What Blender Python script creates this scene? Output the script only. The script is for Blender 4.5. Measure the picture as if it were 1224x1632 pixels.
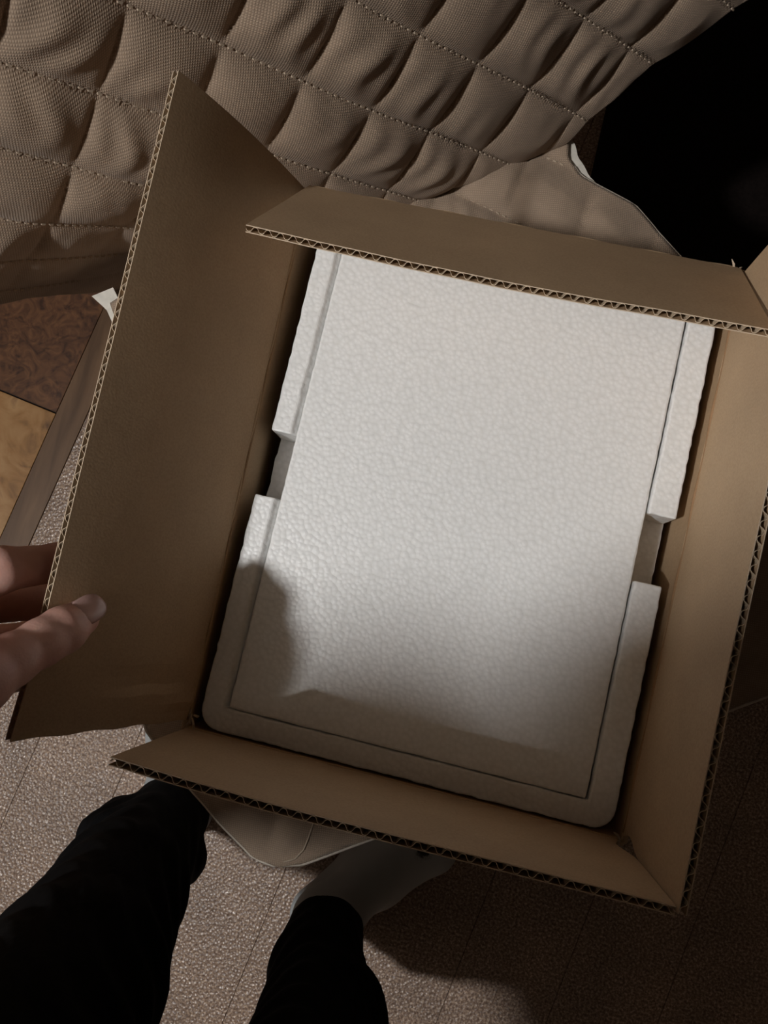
import bpy, math, random
import numpy as np
from mathutils import Matrix, Vector

for o in list(bpy.data.objects):
    bpy.data.objects.remove(o, do_unlink=True)
scene = bpy.context.scene
COL = scene.collection
random.seed(4)
RNG = np.random.default_rng(7)

# ------------------------------------------------------------------ camera
# x,y: along the box, origin at the near left corner of the foam block; z up, floor at 0
CAM = np.array([0.1123, 0.0895, 1.1234])
ROT = np.array([[0.97038662, -0.22144256, 0.09650386],
                [0.23000216, 0.96911252, -0.08899395],
                [-0.07381605, 0.10855464, 0.9913461]])
FPX = 1375.8
cam_d = bpy.data.cameras.new('camera')
cam = bpy.data.objects.new('camera', cam_d)
COL.objects.link(cam)
cam_d.sensor_fit = 'VERTICAL'
cam_d.sensor_height = 36.0
cam_d.sensor_width = 27.0
cam_d.lens = 36.0 * FPX / 1632.0
cam_d.clip_start = 0.004
M4 = Matrix([list(ROT[i]) + [CAM[i]] for i in range(3)] + [[0, 0, 0, 1]])
cam.matrix_world = M4
scene.camera = cam

# ------------------------------------------------------------------ world, exposure
world = bpy.data.worlds.new('world')
scene.world = world
world.use_nodes = True
world.node_tree.nodes['Background'].inputs[0].default_value = (1.0, 0.85, 0.7, 1)
world.node_tree.nodes['Background'].inputs[1].default_value = 0.0
vs = scene.view_settings
vs.view_transform = 'Standard'
vs.look = 'None'
vs.gamma = 1.0
vs.use_curve_mapping = False
vs.exposure = 0.0
LAMP = np.array([-0.75, -0.45, 2.22])       # bulb of the ceiling lamp
LAMP_RADIUS = 0.055
LAMP_STRENGTH = 760.0
LAMP_COLOR = (0.99, 0.985, 0.98)


# ------------------------------------------------------------------ helpers
def un(x, y, z):
    """point of the place at height z seen at a pixel of the 1224x1632 photograph"""
    d = ROT @ np.array([(x - 612) / FPX, -(y - 816) / FPX, -1.0])
    return CAM + d * ((z - CAM[2]) / d[2])


def empty(name, loc=(0, 0, 0)):
    o = bpy.data.objects.new(name, None)
    o.empty_display_size = 0.05
    o.location = loc
    COL.objects.link(o)
    return o


def tag(o, label=None, cat=None, group=None, kind=None):
    if label: o['label'] = label
    if cat: o['category'] = cat
    if group: o['group'] = group
    if kind: o['kind'] = kind
    return o


def attach(o, parent):
    """child keeps its world position: all parents are unrotated"""
    if parent is None:
        return
    o.parent = parent
    if parent.parent is None:
        o.matrix_parent_inverse = Matrix.Translation(-Vector(parent.location))


def mesh(name, verts, faces, mat, parent=None, smooth=False, uv=None, bevel=0, seg=2):
    me = bpy.data.meshes.new(name)
    me.from_pydata([tuple(map(float, v)) for v in verts], [], [tuple(map(int, f)) for f in faces])
    me.update()
    if smooth:
        me.polygons.foreach_set('use_smooth', [True] * len(me.polygons))
    if uv is not None:
        l = me.uv_layers.new(name='UVMap')
        idx = np.empty(len(me.loops), dtype=np.int32)
        me.loops.foreach_get('vertex_index', idx)
        l.data.foreach_set('uv', np.asarray(uv, dtype=np.float32)[idx].ravel())
    o = bpy.data.objects.new(name, me)
    COL.objects.link(o)
    if mat: me.materials.append(mat)
    if parent is not None: attach(o, parent)
    if bevel:
        b = o.modifiers.new('bevel', 'BEVEL')
        b.width = bevel; b.segments = seg; b.limit_method = 'ANGLE'; b.angle_limit = math.radians(35)
    return o


class MB:
    def __init__(s): s.v = []; s.f = []

    def add(s, v, f):
        n = len(s.v)
        s.v += [tuple(x) for x in v]
        s.f += [tuple(i + n for i in q) for q in f]
        return s

    def frame_box(s, o, a, b, c):
        o, a, b, c = map(np.array, (o, a, b, c))
        v = [o, o + a, o + a + b, o + b, o + c, o + a + c, o + a + b + c, o + b + c]
        return s.add(v, [(0, 3, 2, 1), (4, 5, 6, 7), (0, 1, 5, 4), (1, 2, 6, 5), (2, 3, 7, 6), (3, 0, 4, 7)])

    def box(s, lo, hi):
        lo = np.array(lo, float); hi = np.array(hi, float); d = hi - lo
        return s.frame_box(lo, (d[0], 0, 0), (0, d[1], 0), (0, 0, d[2]))

    def prism(s, pts, z0, z1, top=None):
        n = len(pts)
        top = top or pts
        v = [(p[0], p[1], z0) for p in pts] + [(p[0], p[1], z1) for p in top]
        f = [tuple(reversed(range(n))), tuple(range(n, 2 * n))]
        f += [(i, (i + 1) % n, n + (i + 1) % n, n + i) for i in range(n)]
        return s.add(v, f)

    def tube(s, path, rad, n=8, closed=False, flat=1.0):
        path = [np.array(p, float) for p in path]
        m = len(path)
        v = []
        for i, p in enumerate(path):
            if closed:
                t = path[(i + 1) % m] - path[i - 1]
            else:
                t = path[min(i + 1, m - 1)] - path[max(i - 1, 0)]
            t = t / (np.linalg.norm(t) + 1e-12)
            r = np.array([0, 0, 1.0]) if abs(t[2]) < 0.9 else np.array([1.0, 0, 0])
            a = np.cross(t, r); a /= np.linalg.norm(a); b = np.cross(a, t)
            rr = rad[i] if hasattr(rad, '__len__') else rad
            for k in range(n):
                th = 2 * math.pi * k / n
                v.append(p + rr * (a * math.cos(th) + b * math.sin(th) * flat))
        f = []
        for i in range(m if closed else m - 1):
            j = (i + 1) % m
            for k in range(n):
                f.append((i * n + k, i * n + (k + 1) % n, j * n + (k + 1) % n, j * n + k))
        if not closed:
            f.append(tuple(reversed(range(n)))); f.append(tuple((m - 1) * n + k for k in range(n)))
        return s.add(v, f)

    def build(s, name, mat, parent=None, **k):
        return mesh(name, s.v, s.f, mat, parent, **k)


# ------------------------------------------------------------------ implicit surfaces (bodies, clothes)
class Field:
    """smooth union of round cones and ellipsoids on a grid, meshed with surface nets"""

    def __init__(s, lo, hi, h, k):
        s.lo = np.array(lo, float); s.h = h; s.k = k
        s.n = np.ceil((np.array(hi) - s.lo) / h).astype(int) + 1
        s.d = np.full(s.n, 0.2, dtype=np.float32)

    def sub(s, lo, hi):
        a = np.clip(np.floor((lo - s.lo) / s.h).astype(int), 0, s.n)
        b = np.clip(np.ceil((hi - s.lo) / s.h).astype(int) + 1, 0, s.n)
        if (b <= a).any(): return None
        sl = tuple(slice(a[i], b[i]) for i in range(3))
        ax = [s.lo[i] + s.h * np.arange(a[i], b[i]) for i in range(3)]
        return sl, np.stack(np.meshgrid(*ax, indexing='ij'), -1)

    def union(s, sl, d):
        o = s.d[sl]; k = s.k
        hh = np.clip(0.5 + 0.5 * (o - d) / k, 0, 1)
        s.d[sl] = o * (1 - hh) + d * hh - k * hh * (1 - hh)

    def cone(s, a, b, ra, rb):
        a = np.array(a, float); b = np.array(b, float); m = max(ra, rb) + 3 * s.k + 3 * s.h
        r = s.sub(np.minimum(a, b) - m, np.maximum(a, b) + m)
        if r is None: return
        sl, P = r
        ab = b - a
        t = np.clip(((P - a) @ ab) / (ab @ ab + 1e-12), 0, 1)
        s.union(sl, np.linalg.norm(P - a - t[..., None] * ab, axis=-1) - (ra + t * (rb - ra)))

    def chain(s, pts, rad):
        for i in range(len(pts) - 1): s.cone(pts[i], pts[i + 1], rad[i], rad[i + 1])

    def ell(s, c, r, rot=None):
        c = np.array(c, float); r = np.array(r, float); m = r.max() + 3 * s.k + 3 * s.h
        q = s.sub(c - m, c + m)
        if q is None: return
        sl, P = q
        P = P - c
        if rot is not None: P = P @ rot
        l = np.linalg.norm(P / r, axis=-1)
        l2 = np.linalg.norm(P / r ** 2, axis=-1) + 1e-9
        s.union(sl, l * (l - 1) / l2)

    def grid(s):
        return np.stack(np.meshgrid(*[s.lo[i] + s.h * np.arange(s.n[i]) for i in range(3)], indexing='ij'), -1)

    def cut_below(s, z, slope=(0, 0)):
        G = s.grid()
        s.d = np.maximum(s.d, (z + slope[0] * G[..., 0] + slope[1] * G[..., 1]) - G[..., 2]).astype(np.float32)

    def cut_above(s, z):
        G = s.grid()
        s.d = np.maximum(s.d, G[..., 2] - z).astype(np.float32)

    def mesh(s):
        D = s.d; ins = D < 0
        c = np.zeros(np.array(D.shape) - 1, dtype=np.int8)
        for i in (0, 1):
            for j in (0, 1):
                for k in (0, 1):
                    c += ins[i:D.shape[0] - 1 + i, j:D.shape[1] - 1 + j, k:D.shape[2] - 1 + k]
        act = (c > 0) & (c < 8)
        idx = np.argwhere(act)
        vid = np.full(act.shape, -1, dtype=np.int64); vid[act] = np.arange(len(idx))
        corner = [(i, j, k) for i in (0, 1) for j in (0, 1) for k in (0, 1)]
        val = np.stack([D[idx[:, 0] + q[0], idx[:, 1] + q[1], idx[:, 2] + q[2]] for q in corner], 1)
        acc = np.zeros((len(idx), 3)); cnt = np.zeros(len(idx))
        for p in range(8):
            for q in range(p + 1, 8):
                if sum(abs(corner[p][t] - corner[q][t]) for t in range(3)) != 1: continue
                m = (val[:, p] < 0) != (val[:, q] < 0)
                t = val[:, p] / np.where(m, val[:, p] - val[:, q], 1)
                P = np.array(corner[p]) + t[:, None] * (np.array(corner[q]) - np.array(corner[p]))
                acc[m] += P[m]; cnt[m] += 1
        V = s.lo + s.h * (idx + acc / cnt[:, None])
        F = []
        for ax in range(3):
            sh = [slice(None)] * 3; sh2 = [slice(None)] * 3
            sh[ax] = slice(0, -1); sh2[ax] = slice(1, None)
            e = ins[tuple(sh)] != ins[tuple(sh2)]
            E = np.argwhere(e)
            o1, o2 = [a for a in range(3) if a != ax]
            ok = (E[:, o1] > 0) & (E[:, o2] > 0) & (E[:, o1] < D.shape[o1] - 1) & (E[:, o2] < D.shape[o2] - 1)
            E = E[ok]
            if not len(E): continue
            fl = ins[E[:, 0], E[:, 1], E[:, 2]]
            if ax == 1: fl = ~fl

            def cell(d1, d2):
                q = E.copy(); q[:, o1] -= d1; q[:, o2] -= d2
                return vid[q[:, 0], q[:, 1], q[:, 2]]
            Q = np.stack([cell(1, 1), cell(0, 1), cell(0, 0), cell(1, 0)], 1)
            Q[~fl] = Q[~fl][:, ::-1]
            F.append(Q)
        return V, np.concatenate(F)


# ------------------------------------------------------------------ materials
def new_mat(name):
    m = bpy.data.materials.new(name); m.use_nodes = True
    nt = m.node_tree
    return m, nt, nt.nodes['Principled BSDF']


def N(nt, t, **k):
    n = nt.nodes.new(t)
    for a, b in k.items():
        if a.startswith('i_'):
            n.inputs[a[2:].replace('_', ' ')].default_value = b
        else:
            setattr(n, a, b)
    return n


def coords(nt, kind='Object', scale=(1, 1, 1), rot=(0, 0, 0)):
    tc = N(nt, 'ShaderNodeTexCoord'); mp = N(nt, 'ShaderNodeMapping')
    mp.inputs['Scale'].default_value = scale; mp.inputs['Rotation'].default_value = rot
    nt.links.new(tc.outputs[kind], mp.inputs[0])
    return mp.outputs[0]


def ramp(nt, fac, stops):
    r = N(nt, 'ShaderNodeValToRGB')
    e = r.color_ramp.elements
    while len(e) < len(stops): e.new(0.5)
    for q, (p, c) in zip(e, stops):
        q.position = p; q.color = (*c, 1)
    nt.links.new(fac, r.inputs[0])
    return r.outputs[0]


def plain(name, col, rough=0.6, spec=0.3, noise=0.0, scale=40, bump=0.0):
    m, nt, b = new_mat(name)
    b.inputs['Roughness'].default_value = rough
    b.inputs['Specular IOR Level'].default_value = spec
    if noise:
        n = N(nt, 'ShaderNodeTexNoise', i_Scale=scale, i_Detail=5.0)
        nt.links.new(coords(nt), n.inputs['Vector'])
        c = ramp(nt, n.outputs[0], [(0.3, tuple(x * (1 - noise) for x in col)), (0.7, tuple(min(1, x * (1 + noise)) for x in col))])
        nt.links.new(c, b.inputs['Base Color'])
        if bump:
            bp = N(nt, 'ShaderNodeBump', i_Strength=bump, i_Distance=0.001)
            nt.links.new(n.outputs[0], bp.inputs['Height']); nt.links.new(bp.outputs[0], b.inputs['Normal'])
    else:
        b.inputs['Base Color'].default_value = (*col, 1)
    return m


def cardboard_mat(name, col, fibre=True):
    m, nt, b = new_mat(name)
    b.inputs['Roughness'].default_value = 0.72
    b.inputs['Specular IOR Level'].default_value = 0.25
    n = N(nt, 'ShaderNodeTexNoise', i_Scale=14.0, i_Detail=6.0, i_Roughness=0.6)
    nt.links.new(coords(nt), n.inputs['Vector'])
    f = N(nt, 'ShaderNodeTexNoise', i_Scale=900.0, i_Detail=2.0)
    nt.links.new(coords(nt, scale=(1, 1, 1)), f.inputs['Vector'])
    a = ramp(nt, n.outputs[0], [(0.3, tuple(x * 0.9 for x in col)), (0.7, tuple(x * 1.08 for x in col))])
    mx = N(nt, 'ShaderNodeMix', data_type='RGBA', blend_type='MULTIPLY')
    mx.inputs[0].default_value = 0.35
    nt.links.new(a, mx.inputs[6])
    nt.links.new(ramp(nt, f.outputs[0], [(0.35, (0.72, 0.7, 0.66)), (0.6, (1, 1, 1))]), mx.inputs[7])
    nt.links.new(mx.outputs[2], b.inputs['Base Color'])
    bp = N(nt, 'ShaderNodeBump', i_Strength=0.12, i_Distance=0.0006)
    nt.links.new(f.outputs[0], bp.inputs['Height']); nt.links.new(bp.outputs[0], b.inputs['Normal'])
    return m


def foam_mat():
    m, nt, b = new_mat('polystyrene_foam')
    b.inputs['Roughness'].default_value = 0.38
    b.inputs['Specular IOR Level'].default_value = 0.5
    co = coords(nt)
    ns = N(nt, 'ShaderNodeTexNoise', i_Scale=120.0, i_Detail=2.0)
    nt.links.new(co, ns.inputs['Vector'])
    mixv = N(nt, 'ShaderNodeMix', data_type='RGBA'); mixv.inputs[0].default_value = 0.0012
    nt.links.new(co, mixv.inputs[6]); nt.links.new(ns.outputs[1], mixv.inputs[7])
    v = N(nt, 'ShaderNodeTexVoronoi', i_Scale=400.0)
    v.feature = 'SMOOTH_F1'; v.inputs['Smoothness'].default_value = 0.35
    nt.links.new(mixv.outputs[2], v.inputs['Vector'])
    big = N(nt, 'ShaderNodeTexNoise', i_Scale=90.0, i_Detail=3.0)
    nt.links.new(co, big.inputs['Vector'])
    c1 = ramp(nt, v.outputs['Distance'], [(0.25, (0.86, 0.86, 0.85)), (0.75, (0.79, 0.79, 0.775))])
    nt.links.new(c1, b.inputs['Base Color'])
    b1 = N(nt, 'ShaderNodeBump', i_Strength=0.4, i_Distance=0.0007); b1.invert = True
    nt.links.new(v.outputs['Distance'], b1.inputs['Height'])
    b2 = N(nt, 'ShaderNodeBump', i_Strength=0.1, i_Distance=0.002)
    nt.links.new(big.outputs[0], b2.inputs['Height']); nt.links.new(b1.outputs[0], b2.inputs['Normal'])
    nt.links.new(b2.outputs[0], b.inputs['Normal'])
    return m


def cloth_mat(name, col, period=0.0016):
    """woven upholstery cloth; UV is in metres"""
    m, nt, b = new_mat(name)
    b.inputs['Roughness'].default_value = 0.75
    b.inputs['Specular IOR Level'].default_value = 0.2
    b.inputs['Sheen Weight'].default_value = 0.15
    k = 1.0 / period
    w1 = N(nt, 'ShaderNodeTexWave', i_Scale=k / 20 * math.pi * 2, i_Distortion=1.2, i_Detail=1.0)
    w1.inputs['Detail Scale'].default_value = 0.6
    nt.links.new(coords(nt, 'UV', rot=(0, 0, 0.5)), w1.inputs['Vector'])
    w2 = N(nt, 'ShaderNodeTexWave', i_Scale=k / 20 * math.pi * 2, i_Distortion=1.2, i_Detail=1.0)
    w2.inputs['Detail Scale'].default_value = 0.6
    nt.links.new(coords(nt, 'UV', rot=(0, 0, 0.5 + math.pi / 2)), w2.inputs['Vector'])
    ad = N(nt, 'ShaderNodeMath', operation='MULTIPLY')
    nt.links.new(w1.outputs[1], ad.inputs[0]); nt.links.new(w2.outputs[1], ad.inputs[1])
    n = N(nt, 'ShaderNodeTexNoise', i_Scale=30.0, i_Detail=6.0)
    nt.links.new(coords(nt, 'UV'), n.inputs['Vector'])
    base = ramp(nt, n.outputs[0], [(0.3, tuple(x * 0.85 for x in col)), (0.7, tuple(x * 1.12 for x in col))])
    mx = N(nt, 'ShaderNodeMix', data_type='RGBA', blend_type='MULTIPLY'); mx.inputs[0].default_value = 0.5
    nt.links.new(base, mx.inputs[6])
    nt.links.new(ramp(nt, ad.outputs[0], [(0.0, (0.55, 0.53, 0.5)), (0.6, (1.15, 1.15, 1.15))]), mx.inputs[7])
    nt.links.new(mx.outputs[2], b.inputs['Base Color'])
    bp = N(nt, 'ShaderNodeBump', i_Strength=0.5, i_Distance=0.0006)
    nt.links.new(ad.outputs[0], bp.inputs['Height']); nt.links.new(bp.outputs[0], b.inputs['Normal'])
    return m


def floor_mat():
    m, nt, b = new_mat('speckled_grey_laminate')
    b.inputs['Specular IOR Level'].default_value = 0.5
    co = coords(nt)
    s1 = N(nt, 'ShaderNodeTexNoise', i_Scale=330.0, i_Detail=3.0, i_Roughness=0.7)
    s2 = N(nt, 'ShaderNodeTexNoise', i_Scale=12.0, i_Detail=5.0)
    s3 = N(nt, 'ShaderNodeTexVoronoi', i_Scale=260.0)
    for s in (s1, s2, s3): nt.links.new(co, s.inputs['Vector'])
    a = ramp(nt, s1.outputs[0], [(0.32, (0.12, 0.074, 0.052)), (0.5, (0.285, 0.20, 0.15)), (0.68, (0.67, 0.53, 0.41))])
    mx = N(nt, 'ShaderNodeMix', data_type='RGBA', blend_type='MULTIPLY'); mx.inputs[0].default_value = 1
    nt.links.new(a, mx.inputs[6])
    nt.links.new(ramp(nt, s2.outputs[0], [(0.3, (0.78, 0.76, 0.75)), (0.7, (1.1, 1.05, 1.0))]), mx.inputs[7])
    nt.links.new(mx.outputs[2], b.inputs['Base Color'])
    nt.links.new(ramp(nt, s1.outputs[0], [(0.3, (0.5,) * 3), (0.7, (0.24,) * 3)]), b.inputs['Roughness'])
    bp = N(nt, 'ShaderNodeBump', i_Strength=0.6, i_Distance=0.0016)
    nt.links.new(s3.outputs['Distance'], bp.inputs['Height']); nt.links.new(bp.outputs[0], b.inputs['Normal'])
    return m


def burr_mat(name, stops, scale, dist, rough=0.45, stretch=(1, 1, 1)):
    m, nt, b = new_mat(name)
    b.inputs['Roughness'].default_value = rough
    n = N(nt, 'ShaderNodeTexNoise', i_Scale=scale, i_Detail=6.0, i_Distortion=dist)
    nt.links.new(coords(nt, scale=stretch), n.inputs['Vector'])
    nt.links.new(ramp(nt, n.outputs[0], stops), b.inputs['Base Color'])
    return m


def skin_mat():
    m, nt, b = new_mat('skin')
    n = N(nt, 'ShaderNodeTexNoise', i_Scale=60.0, i_Detail=5.0)
    nt.links.new(coords(nt), n.inputs['Vector'])
    nt.links.new(ramp(nt, n.outputs[0], [(0.3, (0.62, 0.32, 0.26)), (0.7, (0.76, 0.46, 0.38))]), b.inputs['Base Color'])
    b.inputs['Roughness'].default_value = 0.48
    b.inputs['Subsurface Weight'].default_value = 0.12
    b.inputs['Subsurface Radius'].default_value = (0.004, 0.0015, 0.0008)
    f = N(nt, 'ShaderNodeTexVoronoi', i_Scale=900.0)
    nt.links.new(coords(nt), f.inputs['Vector'])
    bp = N(nt, 'ShaderNodeBump', i_Strength=0.12, i_Distance=0.0004)
    nt.links.new(f.outputs[0], bp.inputs['Height']); nt.links.new(bp.outputs[0], b.inputs['Normal'])
    return m


M = dict(
    card=cardboard_mat('kraft_cardboard', (0.52, 0.365, 0.225)),
    flute=cardboard_mat('kraft_fluting', (0.56, 0.44, 0.31)),
    edge=cardboard_mat('kraft_cut_edge', (0.58, 0.46, 0.335)),
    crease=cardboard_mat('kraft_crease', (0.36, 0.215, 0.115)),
    foam=foam_mat(),
    quilt=cloth_mat('taupe_quilted_cloth', (0.385, 0.288, 0.21)),
    thread=plain('beige_thread', (0.44, 0.35, 0.26), 0.6),
    lining=plain('white_lining', (0.72, 0.68, 0.60), 0.8, noise=0.1, scale=200),
    binding=plain('pale_binding', (0.62, 0.55, 0.46), 0.7, noise=0.1, scale=300),
    darkwood=burr_mat('dark_chair_wood', [(0.3, (0.02, 0.012, 0.008)), (0.7, (0.045, 0.026, 0.016))], 30, 0.5, stretch=(1, 1, 0.1)),
    pad=plain('dark_brown_upholstery', (0.03, 0.02, 0.014), 0.8, noise=0.2, scale=300),
    floor=floor_mat(),
    subfloor=plain('dark_subfloor', (0.05, 0.036, 0.03), 0.7, noise=0.2, scale=60),
    burr=burr_mat('burr_wood_print', [(0.3, (0.045, 0.017, 0.007)), (0.5, (0.11, 0.045, 0.018)), (0.7, (0.17, 0.075, 0.03))], 40, 2.6),
    stone=burr_mat('ochre_stone_print', [(0.28, (0.10, 0.05, 0.02)), (0.45, (0.33, 0.165, 0.055)), (0.62, (0.42, 0.24, 0.10)), (0.78, (0.22, 0.11, 0.045))], 17, 1.4),
    strip=burr_mat('brown_wood_strip', [(0.3, (0.09, 0.046, 0.021)), (0.7, (0.18, 0.10, 0.05))], 60, 0.4, stretch=(1, 0.12, 1)),
    black=plain('black_trouser_cloth', (0.006, 0.006, 0.0065), 0.9, 0.1, noise=0.3, scale=150),
    sweater=plain('black_sweater_knit', (0.010, 0.009, 0.009), 0.9, 0.1, noise=0.3, scale=250),
    skin=skin_mat(),
    nail=plain('pink_nail', (0.62, 0.40, 0.37), 0.16, 0.6),
    hair=plain('dark_brown_hair', (0.03, 0.018, 0.011), 0.5, 0.4, noise=0.3, scale=80),
    eye=plain('eye_white', (0.75, 0.74, 0.72), 0.2, 0.5),
    phone=plain('dark_phone_shell', (0.03, 0.03, 0.033), 0.35, 0.5),
    glass=plain('black_phone_glass', (0.004, 0.004, 0.005), 0.08, 0.5),
    wall=plain('dark_brown_wallpaper', (0.085, 0.053, 0.032), 0.85, noise=0.08, scale=6),
    ceiling=plain('dim_ceiling_paint', (0.13, 0.105, 0.08), 0.9, noise=0.03, scale=4),
    trim=plain('brown_skirting', (0.06, 0.035, 0.02), 0.5, noise=0.2, scale=20),
    metal=plain('brushed_metal', (0.45, 0.44, 0.42), 0.35, 0.5),
)
# sock cloth with a small dark printed mark on the instep
LOGO = un(676, 1353, 0.05) * np.array([1, 1, 0])
m, nt, b = new_mat('pale_grey_sock_knit')
b.inputs['Roughness'].default_value = 0.85
tc = N(nt, 'ShaderNodeTexCoord')
vd = N(nt, 'ShaderNodeVectorMath', operation='DISTANCE'); vd.inputs[1].default_value = tuple(LOGO)
nz = N(nt, 'ShaderNodeTexNoise', i_Scale=260.0)
nt.links.new(tc.outputs['Object'], nz.inputs['Vector']); flat = N(nt, 'ShaderNodeVectorMath', operation='MULTIPLY'); flat.inputs[1].default_value = (1, 1, 0)
nt.links.new(tc.outputs['Object'], flat.inputs[0]); nt.links.new(flat.outputs[0], vd.inputs[0])
wob = N(nt, 'ShaderNodeMath', operation='MULTIPLY_ADD'); wob.inputs[1].default_value = 0.012
nt.links.new(nz.outputs[0], wob.inputs[0]); nt.links.new(vd.outputs['Value'], wob.inputs[2])
nt.links.new(ramp(nt, wob.outputs[0], [(0.0125, (0.02, 0.02, 0.022)), (0.0165, (0.52, 0.55, 0.56))]), b.inputs['Base Color'])
M['sock'] = m

# ------------------------------------------------------------------ room shell
X0, X1, Y0, Y1, H = -2.6, 2.4, -2.4, 2.2, 2.5
fl = MB().box((X0, Y0, -0.08), (X1, Y1, -0.006)).build('floor', M['subfloor'])
tag(fl, 'grey speckled plank floor with wood and stone patterned tiles beside it', kind='structure')
for nm, lo, hi in (('wall_back', (X0, Y1, 0), (X1, Y1 + .1, H)), ('wall_front', (X0, Y0 - .1, 0), (X1, Y0, H)),
                   ('wall_left', (X0 - .1, Y0, 0), (X0, Y1, H)), ('wall_right', (X1, Y0, 0), (X1 + .1, Y1, H))):
    tag(MB().box(lo, hi).build(nm, M['wall']), kind='structure')
tag(MB().box((X0, Y0, H), (X1, Y1, H + .1)).build('ceiling', M['ceiling']), kind='structure')
for nm, lo, hi in (('baseboard_back', (X0, Y1 - .015, 0), (X1, Y1, .07)), ('baseboard_front', (X0, Y0, 0), (X1, Y0 + .015, .07)),
                   ('baseboard_left', (X0, Y0, 0), (X0 + .015, Y1, .07)), ('baseboard_right', (X1 - .015, Y0, 0), (X1, Y1, .07))):
    tag(MB().box(lo, hi).build(nm, M['trim'], bevel=.003), kind='structure')

# floor pieces: run along FD, counted across FE
FD = np.array([0.16, 0.987, 0.0]); FD /= np.linalg.norm(FD)
FE = np.array([FD[1], -FD[0], 0.0])


def floor_piece(name, e0, e1, d0, d1, mat, gap=0.00025, top=0.0):
    o = FE * (e0 + gap) + FD * (d0 + gap) + np.array([0, 0, top - 0.006])
    return MB().frame_box(o, FE * (e1 - e0 - 2 * gap), FD * (d1 - d0 - 2 * gap), (0, 0, 0.006)).build(name, mat, fl, bevel=0.0004, seg=1)


PW = 0.1215
for i in range(16):
    e = -0.455 + i * PW
    st = [-.95, -1.0, -.9, -.97, -.93][i % 5]
    for j in (-1, 0):
        floor_piece('plank', e, e + PW, st + j * 1.0, st + (1.9 if j == 0 else 0), M['floor'])
floor_piece('border_strip', -0.496, -0.455, -1.6, 0.9, M['strip'], top=0.0012)
floor_piece('border_strip', -0.496, -0.455, 0.9, 2.0, M['strip'], top=0.0012)
for i in range(3):
    for j in range(-4, 5):
        e1 = -0.496 - i * 0.34
        d0 = 0.145 + j * 0.34
        floor_piece('tile', e1 - 0.34, e1, d0, d0 + 0.34, M['burr'] if (i + j) % 2 == 0 else M['stone'], gap=0.0012)

# near-black sheet added as shade on the floor right of the chair
shade_mb = MB().prism([(.17, .16), (1.5, .16), (1.5, 1.9), (.17, 1.9)], .0003, .009)
tag(shade_mb.build('floor_shade_sheet', plain('black_shade_sheet', (.010, .007, .006), .95, .1, noise=.3, scale=200), None, bevel=.003),
    'near-black sheet standing in for shade on the floor right of the chair', 'shade sheet')

# ------------------------------------------------------------------ ceiling lamp (behind and above the photographer)
lamp = tag(empty('ceiling_lamp', (LAMP[0], LAMP[1], H)), 'small ceiling lamp with one bare glowing bulb above the chair', 'lamp')
MB().tube([(LAMP[0], LAMP[1], H), (LAMP[0], LAMP[1], H - .03)], [.06, .05], 32).build('rose', M['metal'], lamp)
MB().tube([(LAMP[0], LAMP[1], H - .02), (LAMP[0], LAMP[1], LAMP[2] + .075)], .006, 12).build('rod', M['metal'], lamp)
MB().tube([(LAMP[0], LAMP[1], LAMP[2] + .08), (LAMP[0], LAMP[1], LAMP[2] + .035)], [.016, .02], 20).build('socket', M['metal'], lamp)
em, nt, b = new_mat('glowing_bulb')
b.inputs['Emission Color'].default_value = (*LAMP_COLOR, 1)
b.inputs['Emission Strength'].default_value = LAMP_STRENGTH
fd = Field(LAMP - .08, LAMP + .09, .004, .006)
fd.cone(LAMP, LAMP + [0, 0, .001], LAMP_RADIUS, LAMP_RADIUS); fd.cone(LAMP, LAMP + [0, 0, .04], LAMP_RADIUS * .7, .014)
v_, f_ = fd.mesh()
mesh('bulb', v_, f_, em, lamp, smooth=True)

# ------------------------------------------------------------------ chair and quilted cover
SU = np.array([0.834, 0.5518, 0.0]); SV = np.array([0.5518, -0.834, 0.0])      # across the seat, towards its front
SM = np.array([-0.041, 0.3655, 0.455])                                          # middle of the fold between seat and back
REC = math.radians(10)
BW = -SV * math.sin(REC) + np.array([0, 0, 1]) * math.cos(REC)                  # up the back
BN = SV * math.cos(REC) + np.array([0, 0, 1]) * math.sin(REC)                   # out of the back
BOXZ = 0.464                                                                    # the box stands here

SEAT_D = np.array([0, .012, .03, .069, .14, .2, .27, .3245, .367, .408, .441, .4535, .457])
SEAT_W = np.array([.197, .192, .196, .226, .247, .262, .274, .277, .262, .245, .229, .214, .196])
BACK_HR = np.array([0, .02, .045, .081, .11, .15, .22, .35, .44, .47]); BACK_R = np.array([.192, .214, .246, .326, .37, .40, .42, .43, .42, .40])
BACK_HL = np.array([0, .025, .05, .076, .10, .14, .22, .35, .44, .47]); BACK_L = np.array([.212, .226, .240, .253, .268, .34, .41, .42, .41, .39])


def vnoise(x, y, seed, octs=((1, 1.0), (2.1, .5), (4.3, .25))):
    r = np.random.default_rng(seed)
    out = 0
    for f, a in octs:
        for _ in range(4):
            th = r.uniform(0, 6.28); ph = r.uniform(0, 6.28); fr = f * r.uniform(.7, 1.3)
            out = out + a * .35 * np.sin(fr * (x * np.cos(th) + y * np.sin(th)) + ph)
    return out


def lattice(a, h, a0, h0):
    p1 = (a - a0) / .078 + (h - h0) / .090
    p2 = (a - a0) / .078 - (h - h0) / .090
    return p1, p2


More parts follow.
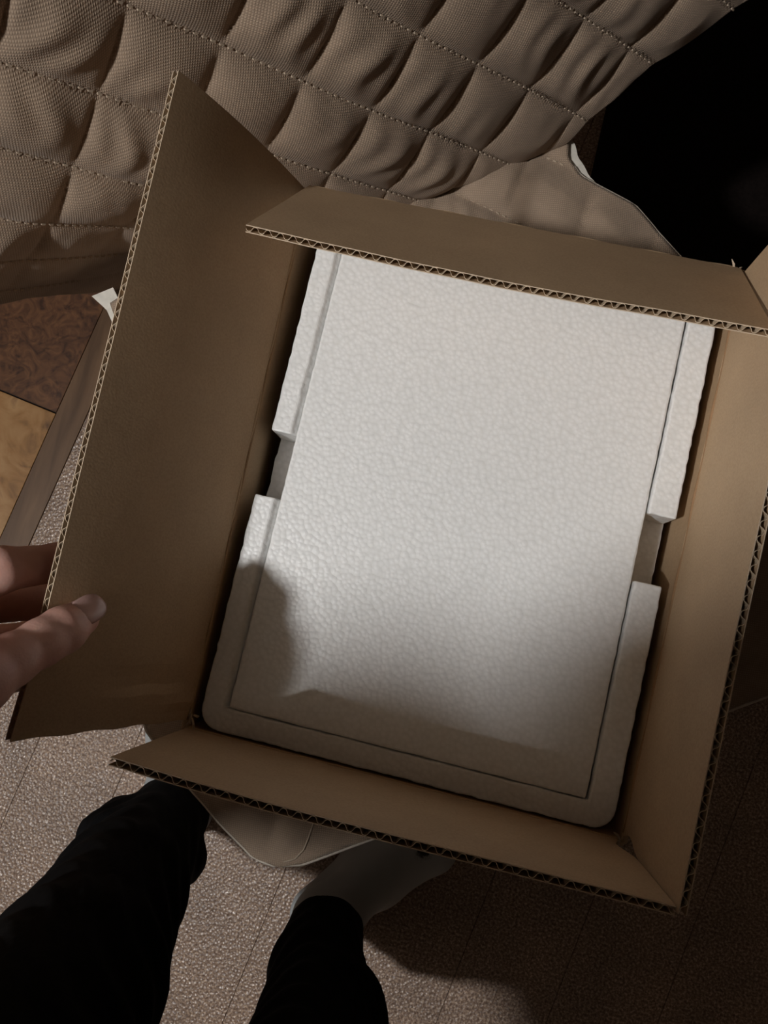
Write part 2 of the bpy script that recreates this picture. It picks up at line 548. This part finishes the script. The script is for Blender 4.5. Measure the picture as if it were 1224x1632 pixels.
def puff(a, h, a0, h0, amp):
    p1, p2 = lattice(a, h, a0, h0)
    s1 = np.abs(np.sin(math.pi * p1)); s2 = np.abs(np.sin(math.pi * p2))
    base = (s1 ** .6) * (s2 ** .42)
    wr = np.sin((p2 * 9 + np.sin(p1 * 5)) * 1.7 + vnoise(a * 25, h * 25, 3) * 2.5)
    return amp * base + amp * .17 * wr * s1 * s2 * (0.5 + .5 * np.sin(p1 * 2.3 + p2 * 1.1))


def back_surf(a, h):
    lw = np.clip((-a - .05) / .13, 0, 1); lw = lw * lw * (3 - 2 * lw)
    h_in = h
    h = h - .14 * lw * (1 - h / .47)
    hb = np.clip(.14 - h, 0, .3)
    tuck = lw * (.46 * hb * hb / (hb + .02))                            # the left wing's foot curls back under
    q = puff(a, h, .006, .165, .0095)
    ed = np.minimum(np.interp(h_in, BACK_HR, BACK_R) - a, a + np.interp(h_in, BACK_HL, BACK_L))
    ed = np.clip(ed / .04, 0, 1)
    q = q * (.35 + .65 * ed) + .002 * (1 - ed)
    q = q * (1 - .8 * lw * np.clip(hb / .09 - .3, 0, 1)) + .004 * lw * np.clip(hb / .09 - .3, 0, 1)
    wing = .25 * np.clip(np.abs(a) - .20, 0, 1) ** 2
    off = q + wing + .004 * vnoise(a * 9, h * 9, 11) - tuck
    fade = np.clip(h_in / .02, 0, 1) ** .5
    return SM + SU * a[..., None] + BW * h[..., None] + BN * (off * (.35 + .65 * fade))[..., None]


def seat_surf(a, d):
    P = SM + SU * a[..., None] + SV * d[..., None]
    inx = np.clip((np.minimum(P[..., 0] + .03, .25 - P[..., 0])) / .03, 0, 1)
    iny = np.clip((np.minimum(P[..., 1] + .03, .32 - P[..., 1])) / .03, 0, 1)
    box = inx * iny
    q = puff(a, -d, .012, .165 + .02, .010) + .003 * vnoise(a * 12, d * 12, 5)
    w = np.interp(d, SEAT_D, SEAT_W)
    edge = np.clip(np.minimum(w - np.abs(a), .457 - d) / .03, 0, 1)
    z = (q * (.25 + .75 * edge)) * (1 - box) + box * .0045
    z = np.minimum(z, .0045 + .008 * (1 - box))
    droop = -.05 * np.clip((d - .36) / .1, 0, 1) ** 2 * np.clip((np.abs(a) - .10) / .15, 0, 1)
    P[..., 2] += z + droop * 0
    return P


def grid_faces(nr, nc, flip=False):
    i, j = np.meshgrid(np.arange(nr - 1), np.arange(nc - 1), indexing='ij')
    q = np.stack([i * nc + j, i * nc + j + 1, (i + 1) * nc + j + 1, (i + 1) * nc + j], -1).reshape(-1, 4)
    return q[:, ::-1] if flip else q


cover = tag(empty('chair_cover', tuple(SM)), 'taupe diamond-quilted cloth cover over the chair back and seat', 'chair cover')
nr, nc = 250, 340
hh = np.linspace(0, .47, nr)[:, None] * np.ones((1, nc))
tt = np.linspace(0, 1, nc)[None, :] * np.ones((nr, 1))
aL = -np.interp(hh, BACK_HL, BACK_L); aR = np.interp(hh, BACK_HR, BACK_R)
aa = aL + (aR - aL) * tt
P = back_surf(aa, hh)
o = mesh('back_panel', P.reshape(-1, 3), grid_faces(nr, nc), M['quilt'], cover, smooth=True, uv=np.stack([aa, hh], -1).reshape(-1, 2))
sd = o.modifiers.new('solid', 'SOLIDIFY'); sd.thickness = .006; sd.offset = -1
nr2, nc2 = 130, 160
dd = np.linspace(-.012, .457, nr2)[:, None] * np.ones((1, nc2))
tt = np.linspace(-1, 1, nc2)[None, :] * np.ones((nr2, 1))
aa2 = tt * np.interp(dd, SEAT_D, SEAT_W)
P2 = seat_surf(aa2, dd)
o = mesh('seat_panel', P2.reshape(-1, 3), grid_faces(nr2, nc2, True), M['quilt'], cover, smooth=True, uv=np.stack([aa2, -dd], -1).reshape(-1, 2))
sd = o.modifiers.new('solid', 'SOLIDIFY'); sd.thickness = .006; sd.offset = -1


def outline_seat(side, d):
    return seat_surf(np.array([side * np.interp(d, SEAT_D, SEAT_W)]), np.array([d]))[0]


# pale binding along the seat's rim and the wings of the back
rim = [outline_seat(-1, d) for d in np.linspace(.02, .457, 70)]
rim += [seat_surf(np.array([a]), np.array([.457]))[0] for a in np.linspace(-.19, .19, 30)]
rim += [outline_seat(1, d) for d in np.linspace(.457, .02, 70)]
rim = [p - np.array([0, 0, .003]) for p in rim]
MB().tube(rim, .0024, 6).build('binding', M['binding'], cover, smooth=True)
for sgn, hs, ws in ((1, BACK_HR, BACK_R), (-1, BACK_HL, BACK_L)):
    pth = [back_surf(np.array([sgn * np.interp(h, hs, ws)]), np.array([h]))[0] - BN * .003 for h in np.linspace(0.002, .47, 60)]
    MB().tube(pth, .0018, 6).build('binding', M['quilt'], cover, smooth=True)
# white lining showing in the two rounded notches between seat and back
for sgn in (-1, 1):
    inner = []; outer = []
    for k in range(15):
        t = k / 14
        d = -.004 + .05 * t
        p = outline_seat(sgn, max(d, 0.0)) + SV * min(d, 0)
        wdt = (.0095 if sgn > 0 else .017) * math.sin(math.pi * min(1, .12 + .88 * t)) ** .8
        inner.append(p + np.array([0, 0, -.004]) - SU * sgn * .003)
        outer.append(p + SU * sgn * wdt + np.array([0, 0, -.006]))
    if sgn < 0:
        tq = np.linspace(0, 1, 15); tk = [0, .35, .65, 1]
        outer = [un(np.interp(t, tk, (146, 170, 181, 188)), np.interp(t, tk, (472, 494, 519, 547)), .449) for t in tq]
        inner = [un(np.interp(t, tk, (180, 193, 200, 200)), np.interp(t, tk, (458, 485, 513, 547)), .450) for t in tq]
    v = inner + outer + [p - np.array([0, 0, .004]) for p in inner] + [p - np.array([0, 0, .004]) for p in outer]
    n = 15; f = []
    for k in range(n - 1):
        f += [(k, k + 1, n + k + 1, n + k), (2 * n + k, 3 * n + k, 3 * n + k + 1, 2 * n + k + 1), (n + k, n + k + 1, 3 * n + k + 1, 3 * n + k)]
    mesh('lining', v, f, M['lining'], cover)
# running stitches along one family of seams
st = MB()


def stitch(p0, p1, nrm):
    t = p1 - p0; l = np.linalg.norm(t); t /= l
    s = np.cross(nrm, t)
    w = .0007
    st.add([p0 - s * w, p0 + s * w, p1 + s * w, p1 - s * w, (p0 * .8 + p1 * .2) + nrm * .0013, (p0 * .2 + p1 * .8) + nrm * .0013],
           [(0, 1, 4), (1, 2, 5, 4), (2, 3, 5), (3, 0, 4, 5)])


for fam in (0,):
    for k in range(-14, 15):
        for s in np.arange(-.7, .7, .0058):
            pts = []
            for ss in (s, s + .0036):
                if fam == 0:     # p1 == k
                    a = .006 + .078 * .5 * k + ss * .655; h = .165 + .045 * k - ss * .756
                else:
                    a = .006 + .078 * .5 * k + ss * .655; h = .165 - .045 * k + ss * .756
                pts.append((a, h))
            (a, h) = pts[0]
            hl = h
            if h > -.02:
                lw_ = np.array([np.clip((-q[0] - .05) / .13, 0, 1) for q in pts]); lw_ = lw_ * lw_ * (3 - 2 * lw_)
                pts2 = [(q[0], (q[1] + .14 * w_) / (1 + .14 * w_ / .47)) for q, w_ in zip(pts, lw_)]
                h = pts2[0][1]
                if h > .004: pts = pts2
                else: h = hl
            if fam == 1 and (int(s * 400) % 3): continue
            if .004 < h < .465 and -np.interp(h, BACK_HL, BACK_L) + .006 < a < np.interp(h, BACK_HR, BACK_R) - .006:
                A = np.array([q[0] for q in pts]); Hh = np.array([q[1] for q in pts])
                Q = back_surf(A, Hh) + BN * .0012
                stitch(Q[0], Q[1], BN)
            elif fam == 0 and -.45 < h < -.004:
                aa_ = a + .006; d = -(h + .02)
                if 0.004 < d < .45 and abs(aa_) < np.interp(d, SEAT_D, SEAT_W) - .006:
                    A = np.array([q[0] + .006 for q in pts]); Dd = np.array([-(q[1] + .02) for q in pts])
                    Q = seat_surf(A, Dd) + np.array([0, 0, .0009])
                    stitch(Q[0], Q[1], np.array([0, 0, 1.0]))
tag(st.build('stitching', M['thread'], cover), kind='stuff')
# seam that rounds the front corner of the seat
seam = [un(x, y, .458) for x, y in ((452, 1374), (470, 1369), (484, 1354), (492, 1335), (500, 1312), (510, 1296), (520, 1275))]
seam = [seat_surf(np.array([(p - SM) @ SU]), np.array([(p - SM) @ SV]))[0] + [0, 0, .0006] for p in seam]
MB().tube(seam, .0008, 5).build('seam_cord', M['thread'], cover, smooth=True)

chair = tag(empty('chair', (SM[0], SM[1], 0)), 'dark wooden chair hidden under the quilted cover, carrying the box', 'chair')
pts = []
for d in np.linspace(0.01, .445, 26): pts.append(SM + SU * -(np.interp(d, SEAT_D, SEAT_W) - .014) + SV * d)
for d in np.linspace(.445, 0.01, 26): pts.append(SM + SU * (np.interp(d, SEAT_D, SEAT_W) - .014) + SV * d)
MB().prism([(p[0], p[1]) for p in pts], .375, .4475).build('seat', M['pad'], chair, bevel=.012)
bo = []
for h in np.linspace(.012, .46, 24): bo.append((-min(np.interp(h, BACK_HL, BACK_L) - .012, .10 + max(0, h - .14) * 1.6), h))
for h in np.linspace(.46, .012, 24): bo.append((min(np.interp(h, BACK_HR, BACK_R) - .012, .17 + h * 1.2), h))
n = len(bo)


def bk(a, h, off): return SM + SU * a + BW * h + BN * (off + .25 * max(0, abs(a) - .2) ** 2)


v = [bk(a, h, -.012) for a, h in bo] + [bk(a, h, -.075) for a, h in bo]
mid = n // 2
f = []
for k in range(mid - 1):
    f += [(k, n - 1 - k, n - 2 - k, k + 1), (n + k, n + k + 1, 2 * n - 2 - k, 2 * n - 1 - k)]
f += [(i, (i + 1) % n, n + (i + 1) % n, n + i) for i in range(n)]
mesh('backrest', v, f, M['pad'], chair)
for a, d in ((-.19, .06), (.19, .06), (-.20, .38), (.20, .38)):
    p = SM + SU * a + SV * d
    MB().tube([(p[0], p[1], .376), (p[0] + .02 * SU[0] * np.sign(a), p[1] + .02 * SU[1] * np.sign(a), 0)], [.021, .014], 16).build('leg', M['darkwood'], chair, smooth=True)

# ------------------------------------------------------------------ cardboard box
T = 0.0034
FLAP = 0.1048
RIM = 0.680
BL, BR, TR, TL = np.array([-.004, -.0012, RIM]), np.array([.2195, -.0012, RIM]), np.array([.2215, .291, RIM]), np.array([-.0115, .291, RIM])
box = tag(empty('cardboard_box', (.107, .145, BOXZ)), 'open brown corrugated cardboard box with raised flaps on the chair seat', 'box')


def sheet(nu, nv, S, thick, nrm):
    """slab whose upper face is S(u,v), thick along -nrm"""
    uu, vv = np.meshgrid(np.linspace(0, 1, nu), np.linspace(0, 1, nv), indexing='ij')
    A = S(uu, vv); B = A - nrm * thick
    v = np.concatenate([A.reshape(-1, 3), B.reshape(-1, 3)])
    k = nu * nv
    f = [tuple(q) for q in grid_faces(nu, nv)] + [tuple(x + k for x in q[::-1]) for q in grid_faces(nu, nv)]
    for i in range(nu - 1):
        f += [(i * nv, i * nv + k, (i + 1) * nv + k, (i + 1) * nv), (i * nv + nv - 1, (i + 1) * nv + nv - 1, (i + 1) * nv + nv - 1 + k, i * nv + nv - 1 + k)]
    for j in range(nv - 1):
        f += [(j, j + 1, j + 1 + k, j + k), ((nu - 1) * nv + j, (nu - 1) * nv + j + k, (nu - 1) * nv + j + 1 + k, (nu - 1) * nv + j + 1)]
    return v, f


def flap(A, B, out, ang, seed, bend=lambda s, t: 0 * s, trim0=lambda t: 0 * t, trim1=lambda t: 0 * t, label=None):
    """A-B is the hinge; the flap leans out by ang from upright"""
    U = B - A; L = np.linalg.norm(U); U = U / L
    V = out * math.sin(ang) + np.array([0, 0, 1]) * math.cos(ang)
    Nn = -out * math.cos(ang) + np.array([0, 0, 1]) * math.sin(ang)             # inner side
    lt = .00042

    def S(off):
        def f(u, v):
            s = (u * (L - .0012) + .0006); s = s + trim0(v) * (1 - u) - trim1(v) * u
            t = .0018 + v * (FLAP - .0018)
            w = .00035 * vnoise(s * 30, t * 30, seed) * np.clip(v * 2, 0, 1) + bend(s / L, v)
            return A + U * s[..., None] + V * t[..., None] + Nn * (w + off)[..., None]
        return f
    v1, f1 = sheet(60, 24, S(0), lt, Nn)
    v2, f2 = sheet(60, 24, S(-(T - lt)), lt, Nn)
    mb = MB().add(v1, f1).add(v2, f2)
    fo = mb.build('flap', M['card'], box, smooth=False)
    if label: fo['label'] = label
    fo.data.materials.append(M['edge'])                                         # raw cut along the free edge
    for pl in fo.data.polygons:
        if abs(pl.normal.dot(Vector(V))) > .8: pl.material_index = 1
    # fluting: a sine sheet between the two liners, ends open along the free edge
    nu = int(L / .0059) * 10 + 1
    amp = (T - 2 * lt) / 2 - .00012

    def W(u, v):
        ph = 2 * math.pi * u * L / .0059
        base = S(-T / 2)(u, v)
        sh = np.tanh(1.6 * np.sin(ph)) / math.tanh(1.6)
        return base + Nn * (sh * amp * .98 + .0001)[..., None]
    v3, f3 = sheet(nu, 3, lambda u, v: W(u, .2 + .797 * v), .00034, Nn)
    fl_ = MB().add(v3, f3).build('fluting', M['flute'], fo, smooth=False)
    return fo


ex, ey = np.array([1.0, 0, 0]), np.array([0, 1.0, 0])
sm = lambda x: x * x * (3 - 2 * x)
flap(TL, BL, -ex, .4232, 1,
     bend=lambda s, t: .011 * t * (1 - t) - .0025 * np.clip((s - .82) / .18, 0, 1) ** 2 * t + .0016 * np.exp(-((s - .955 + .03 * t) / .012) ** 2) * (1 - t) ** 1.5 - .0012 * np.exp(-((s - .915 - .02 * t) / .016) ** 2) * np.sin(math.pi * np.clip(t * 1.4, 0, 1)),
     trim1=lambda t: .0030 - .0075 * t ** 1.5 + .0004 * np.sin(t * 23), label='widest flap, leaning outwards, held by the hand')
flap(BR, TR, ex, -.004, 2, trim0=lambda t: .0045 * np.exp(-((t - .12) / .12) ** 2))
flap(BL, BR, -ey, -.030, 3, trim1=lambda t: .0045 * np.exp(-((t - .14) / .12) ** 2) + .0006, bend=lambda s, t: -.0015 * np.sin(math.pi * s) * t)
flap(TR, TL, ey, -.6407, 4, trim0=lambda t: .0012 + .002 * t, bend=lambda s, t: .0015 * np.sin(math.pi * s) * t)
for A, B, out in ((TL, BL, -ex), (BR, TR, ex), (BL, BR, -ey), (TR, TL, ey)):
    U = (B - A); Z = np.array([0, 0, BOXZ - RIM + .004])
    e = U / np.linalg.norm(U) * .002
    MB().frame_box(A - e + np.array([0, 0, -.001]), U + 2 * e, out * T, Z).build('side_wall', M['card'], box, bevel=.0006, seg=1)
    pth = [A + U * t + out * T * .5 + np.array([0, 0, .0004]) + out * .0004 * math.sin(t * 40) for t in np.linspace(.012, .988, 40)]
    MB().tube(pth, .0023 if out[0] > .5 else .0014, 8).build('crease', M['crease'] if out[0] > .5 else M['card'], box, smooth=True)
MB().prism([(-.015, -.0045), (.2245, -.0045), (.2245, .2945), (-.015, .2945)], BOXZ, BOXZ + .004).build('base', M['card'], box)
# frayed paper at the corners
for q, (x, y) in enumerate(((988, 1343), (1176, 436), (308, 1143))):
    p = un(x, y, RIM + .001)
    mb = MB()
    for k in range(5):
        a = p + RNG.normal(0, .0015, 3); d = RNG.normal(0, 1, 3); d /= np.linalg.norm(d)
        mb.tube([a, a + d * .003, a + d * .005 + RNG.normal(0, .001, 3)], [.0006, .0007, .0002], 5)
    mb.build('torn_paper', M['edge'], box)

# ------------------------------------------------------------------ polystyrene case in the box
ZF = 0.677
FW, FL = 0.215, 0.2885


def rcorner(cx, cy, r, a0, n=7):
    return [(cx + r * math.cos(math.radians(a0 + 90 * k / (n - 1))), cy + r * math.sin(math.radians(a0 + 90 * k / (n - 1)))) for k in range(n)]


def rough(pts, amp=.00022, step=.0035):
    out = []
    for i in range(len(pts)):
        a = np.array(pts[i]); b = np.array(pts[(i + 1) % len(pts)])
        k = max(1, int(np.linalg.norm(b - a) / step))
        for j in range(k):
            q = a + (b - a) * j / k
            out.append(tuple(q + (RNG.normal(0, amp, 2) if j else 0)))
    return out


r = .011
case = empty('foam_case', (FW / 2, FL / 2, BOXZ + .004))
tag(case, 'white polystyrene foam case with notched side rails inside the cardboard box', 'foam case')
full = rcorner(r, r, r, 180) + rcorner(FW - r, r, r, 270) + rcorner(FW - r, FL - r, r, 0) + rcorner(r, FL - r, r, 90)
STEP = .0265
MB().prism(rough(full), BOXZ + .0042, ZF - STEP).build('body', M['foam'], case)
LX0, LX1, LY0, LY1 = .0135, .2005, .0125, FL - .0125       # opening for the lid
NY0, NY1 = .124, .159                                      # the notches


def rail(name, pts, top):
    mb = MB()
    n = len(pts)
    v = [(p[0], p[1], ZF - STEP - .001) for p in pts] + [(p[0], p[1], ZF - .0035) for p in pts] + [(p[0], p[1], ZF) for p in top]
    f = [tuple(reversed(range(n))), tuple(range(2 * n, 3 * n))]
    for l in (0, 1):
        f += [(l * n + i, l * n + (i + 1) % n, (l + 1) * n + (i + 1) % n, (l + 1) * n + i) for i in range(n)]
    mb.add(v, f)
    return mb.build(name, M['foam'], case, bevel=.0009, seg=2)


def chamf(pts, cham):
    """pull the inner edge of the top outward to make the soft slope beside the lid"""
    out = []
    for x, y in pts:
        nx, ny = x, y
        if abs(x - LX0) < .0012: nx = x - cham[0]
        if abs(x - LX1) < .0012: nx = x + cham[1]
        if abs(y - LY0) < .0012 and LX0 - .001 < x < LX1 + .001: ny = y - cham[2]
        out.append((nx, ny))
    return out


u_low = rcorner(r, r, r, 180) + rcorner(FW - r, r, r, 270) + [(FW, NY0), (LX1, NY0), (LX1, LY0), (LX0, LY0), (LX0, NY0), (0, NY0)]
u_high = [(0, NY1), (LX0, NY1), (LX0, LY1), (LX1, LY1), (LX1, NY1), (FW, NY1)] + rcorner(FW - r, FL - r, r, 0) + rcorner(r, FL - r, r, 90)
for pts in (u_low, u_high):
    pts = rough(pts, .00016)
    rail('rail', pts, chamf(pts, (.0028, .0006, .0005)))
lid = MB()
g0, g1, g2 = .0003, .0009, .0003
ol = rough([(LX0 + g0, LY0 + g2), (LX1 - g1, LY0 + g2), (LX1 - g1, LY1 - g2), (LX0 + g0, LY1 - g2)], .00009)
lid.prism(ol, ZF - STEP + .0006, ZF - .0004)
lo = lid.build('lid', M['foam'], case, bevel=.0012, seg=2)
lo['label'] = 'flat lid panel set between the rails'

# ------------------------------------------------------------------ the photographer
per = tag(empty('person', (0, -.27, 0)), 'person in black trousers and pale grey socks, left hand holding the box flap', 'person')
al = .4232
FN = np.array([math.cos(al), 0, math.sin(al)])


def onflap(x, y, off):
    P0 = np.array([-.0075, 0, RIM]) + FN * off
    d = un(x, y, .3) - CAM
    return CAM + d * (FN @ (P0 - CAM) / (FN @ d))


wristL = un(-290, 1240, .850)
elbowL = np.array([-.285, -.19, 1.03])
shL, shR = np.array([-.268, -.222, 1.335]), np.array([.075, -.32, 1.33])
elbowR = np.array([.27, -.24, 1.07])
# --- left hand (fine)
hand = Field(un(-330, 1000, .80) - [.03, .12, .12], np.array([.0, .13, .88]), .0011, .0035)
tip, ip, mcp, cmc = onflap(128, 985, .0088), onflap(66, 1024, .0125), un(-42, 1086, .814), un(-165, 1180, .832)
hand.chain([tip, (tip + ip) / 2 + FN * .0006, ip], [.0078, .0093, .0092])
hand.chain([ip, (ip + mcp) / 2, mcp, cmc, wristL], [.0092, .0100, .0130, .018, .022])
fing = [  # knuckle, middle joint, end joint, tip
    (un(-140, 985, .800), un(0, 908, .781), onflap(92, 897, -.0135), onflap(165, 890, -.0125), (.0112, .0092, .0082, .0068)),
    (un(-160, 1020, .795), un(-30, 962, .748), un(62, 958, .735), onflap(150, 948, -.0125), (.0115, .0095, .0085, .007)),
    (un(-175, 1065, .778), un(-55, 1028, .722), un(48, 1018, .715), onflap(135, 1005, -.0125), (.011, .009, .008, .0066)),
    (un(-185, 1110, .765), un(-70, 1090, .712), un(22, 1078, .712), onflap(105, 1062, -.0115), (.010, .008, .007, .006)),
]
for k, (a, b_, c_, d_, rr) in enumerate(fing):
    hand.chain([a, b_, c_, d_], rr)
    hand.cone(a, wristL + (np.array(a) - cmc) * .2, .0125, .019)
hand.cone(mcp, fing[0][0], .010, .011)
for i in range(3): hand.cone(fing[i][0], fing[i + 1][0], .0115, .011)
hand.cone(wristL, wristL + (elbowL - wristL) * .25, .0255, .030)
hv, hf = hand.mesh()
# --- right hand around the phone (coarser)
def cl(x, y, z): return CAM + ROT @ np.array([x, y, z])


wristR = cl(.075, -.155, .03)
hr = Field(cl(0, -.06, .02) - .14, cl(0, -.06, .02) + .16, .0022, .004)
pk = [cl(.048, -.05, .022), cl(.050, -.072, .022), cl(.052, -.092, .022), cl(.054, -.11, .022)]
for i, q in enumerate(pk):
    y = -.045 - .021 * i
    hr.chain([q, cl(.026, y, .001 - .012), cl(-.004 + .002 * i, y - .002, -.0115)], [.0105, .0088, .007])
    hr.cone(q, wristR, .0125, .018)
hr.chain([wristR, cl(.05, -.085, .034), cl(.018, -.060, .024), cl(-.012, -.045, .0205)], [.02, .014, .0105, .0085])
for i in range(3): hr.cone(pk[i], pk[i + 1], .0115, .0115)
hr.cone(wristR, wristR + (elbowR - wristR) * .3, .022, .028)
rv, rf = hr.mesh()
# --- rest of the body (coarse)
bd = Field((-.45, -.62, .05), (.5, .2, 1.75), .009, .03)
HC = np.array([-.065, -.195, 1.52])
bd.chain([wristL, elbowL, shL], [.025, .031, .032]); bd.chain([wristR, elbowR, shR], [.025, .037, .045])
pel = np.array([-.01, -.30, .93]); che = np.array([-.085, -.285, 1.24])
bd.cone(pel, che, .11, .115); bd.chain([shL, (shL + shR) / 2, shR], [.055, .08, .055])
bd.cone((shL + shR) / 2, HC - [0, .01, .05], .05, .048)
bd.ell(HC, (.074, .092, .11)); bd.ell(HC + [.005, .045, -.07], (.045, .045, .045))
bd.cone(HC + [.012, .088, .005], HC + [.014, .108, -.03], .010, .014)
for s in (-1, 1): bd.ell(HC + [s * .077, -.01, -.01], (.012, .018, .03))
bd.chain([(.08, -.31, .88), (.09, -.30, .48), (.058, -.296, .13)], [.07, .045, .026])
bd.chain([(-.08, -.285, .88), (-.101, -.251, .46), (-.15, -.222, .13)], [.07, .045, .026])
bv, bf = bd.mesh()
nb = len(bv); nh = len(hv)
mesh('body', np.concatenate([bv, hv, rv]), np.concatenate([bf, hf + nb, rf + nb + nh]), M['skin'], per, smooth=True)
# eyes and hair
for s in (-1, 1):
    e = Field(HC + [s * .03, .078, .012] - np.array([.02] * 3), HC + [s * .03, .078, .012] + np.array([.02] * 3), .002, .001)
    e.ell(HC + [s * .03, .076, .012], (.013, .013, .012))
    v_, f_ = e.mesh(); mesh('eye', v_, f_, M['eye'], per, smooth=True)
hfield = Field(HC - .3, HC + .2, .007, .02)
hfield.ell(HC + [0, -.018, .02], (.088, .098, .112)); hfield.cone(HC + [0, -.09, .0], HC + [0, -.11, -.09], .06, .045)
hfield.chain([HC + [-.06, 0, .05], HC + [-.085, .01, -.04], (-.173, -.145, 1.38), (-.16, -.12, 1.27)], [.03, .034, .036, .022])  # hanging lock added to shade the right flap
v_, f_ = hfield.mesh(); mesh('hair', v_, f_, M['hair'], per, smooth=True)
# thumb nail
ax = (tip - ip) / np.linalg.norm(tip - ip)
toC = CAM - tip; toC -= ax * (toC @ ax); toC /= np.linalg.norm(toC)
sdv = np.cross(ax, toC)
nd = (toC * .97 + sdv * -.24); nd /= np.linalg.norm(nd); sdv = np.cross(ax, nd)
nv = []
NU, NV = 14, 12
for i in range(NU):
    for j in range(NV):
        u = i / (NU - 1) * 2 - 1; w = j / (NV - 1) * 2 - 1
        wd = .0070 * (1 - .35 * max(0, u) ** 4) * (1 - .45 * max(0, -u) ** 3)
        th = w * wd / .0082
        ridge = .00012 * math.sin(w * 14)
        rad = .00885 - .0006 * max(0, u) ** 2 + ridge - .0008 * abs(w) ** 6 - .0009 * max(0, -u) ** 6
        nv.append(tip + ax * (.0006 + u * .0074) + rad * (nd * math.cos(th) + sdv * math.sin(th)))
nm = mesh('thumb_nail', nv, grid_faces(NU, NV), M['nail'], per, smooth=True)
sd = nm.modifiers.new('solid', 'SOLIDIFY'); sd.thickness = .0006; sd.offset = 0

# --- trousers, socks, sweater
tr = Field((-.3, -.55, .04), (.3, -.1, 1.05), .005, .012)
tr.chain([(.056, -.293, .05), (.063, -.306, .19), (.085, -.309, .29), (.092, -.302, .48), (.075, -.31, .86)], [.040, .047, .058, .067, .092])
tr.chain([(-.152, -.212, .05), (-.149, -.222, .11), (-.128, -.240, .30), (-.101, -.251, .46), (-.075, -.285, .86)], [.040, .043, .060, .069, .092])
tr.cone((0, -.315, .88), (-.01, -.315, .97), .14, .13)
for p_, r_ in (((-.185, -.228, .15), .030), ((-.112, -.252, .14), .026), ((.088, -.335, .21), .035), ((-.118, -.262, .20), .030)):
    tr.cone(p_, np.array(p_) + [0, 0, .06], r_, r_ * .9)
G = tr.grid()
tr.d += (np.clip((G[..., 2] - .09) / .15, 0, 1) * .0022 * np.sin(G[..., 2] * 120 + 9 * np.sin(G[..., 0] * 30) + G[..., 1] * 40)).astype(np.float32)
del G
tr.cut_below(.082, (0, 0)); tr.cut_above(.97)
v_, f_ = tr.mesh(); mesh('trousers', v_, f_, M['black'], per, smooth=True)


def sock(heel, mid, ball, toe, ank):
    heel, mid, ball, toe, ank = map(np.array, (heel, mid, ball, toe, ank))
    lo = np.minimum.reduce([heel, ball, toe, ank]) - .07; hi = np.maximum.reduce([heel, ball, toe, ank]) + .07
    lo[2] = -.006
    f = Field(lo, hi, .003, .014)
    f.chain([ank + [0, 0, .03], ank, heel], [.033, .035, .031])
    dirv = toe - heel; dirv[2] = 0; dirv /= np.linalg.norm(dirv); sid = np.array([dirv[1], -dirv[0], 0])
    f.chain([ank, mid + [0, 0, .012], ball, toe], [.034, .031, .025, .019])
    for s in (-1, 1):
        f.chain([heel + sid * .006 * s, mid + sid * .016 * s - [0, 0, .012], ball + sid * .024 * s, toe + sid * .020 * s], [.028, .026, .022, .015])
    f.cut_below(.0008)
    v, q = f.mesh()
    return mesh('sock', v, q, M['sock'], per, smooth=True)


sock((.042, -.312, .032), (.095, -.245, .045), (.145, -.190, .027), (.178, -.152, .020), (.056, -.292, .095))
sock((-.152, -.235, .032), (-.173, -.160, .045), (-.203, -.088, .027), (-.222, -.045, .020), (-.151, -.217, .095))

sw = Field((-.45, -.62, .85), (.5, .2, 1.5), .008, .03)
sw.chain([wristL + (elbowL - wristL) * .18, elbowL, elbowL * .5 + shL * .5, shL], [.033, .044, .042, .052])
sw.chain([wristR + (elbowR - wristR) * .18, elbowR, shR], [.034, .047, .056])
sw.cone(pel - [0, .02, .03], che - [.01, .035, 0], .15, .15); sw.chain([shL, (shL + shR) / 2 + [0, 0, .01], shR], [.066, .088, .066])  # unseen torso, widened to shade the floor at right
sw.cone(che + [.02, .03, .0], che + [.02, .04, -.08], .10, .10)
sw.cut_below(.90)
v_, f_ = sw.mesh(); mesh('sweater', v_, f_, M['sweater'], per, smooth=True)

# --- the phone that takes the picture: just behind the lens
ph = tag(empty('smartphone', tuple(cl(-.0235, -.057, .0075))), 'dark smartphone held flat above the open box', 'phone')


def slab(name, x0, x1, y0, y1, z0, z1, rr, mat):
    pl = rcorner(x0 + rr, y0 + rr, rr, 180, 6) + rcorner(x1 - rr, y0 + rr, rr, 270, 6) + rcorner(x1 - rr, y1 - rr, rr, 0, 6) + rcorner(x0 + rr, y1 - rr, rr, 90, 6)
    k = len(pl)
    v = [cl(a, b_, z0) for a, b_ in pl] + [cl(a, b_, z1) for a, b_ in pl]
    f = [tuple(reversed(range(k))), tuple(range(k, 2 * k))] + [(i, (i + 1) % k, k + (i + 1) % k, k + i) for i in range(k)]
    return mesh(name, v, f, mat, ph, bevel=.0006)


slab('shell', -.057, .010, -.126, .012, .0042, .0110, .009, M['phone'])
slab('screen', -.0545, .0075, -.1235, .0095, .01105, .0114, .008, M['glass'])
slab('lens', -.0045, .0045, -.0045, .0045, .0034, .0041, .0044, M['glass'])
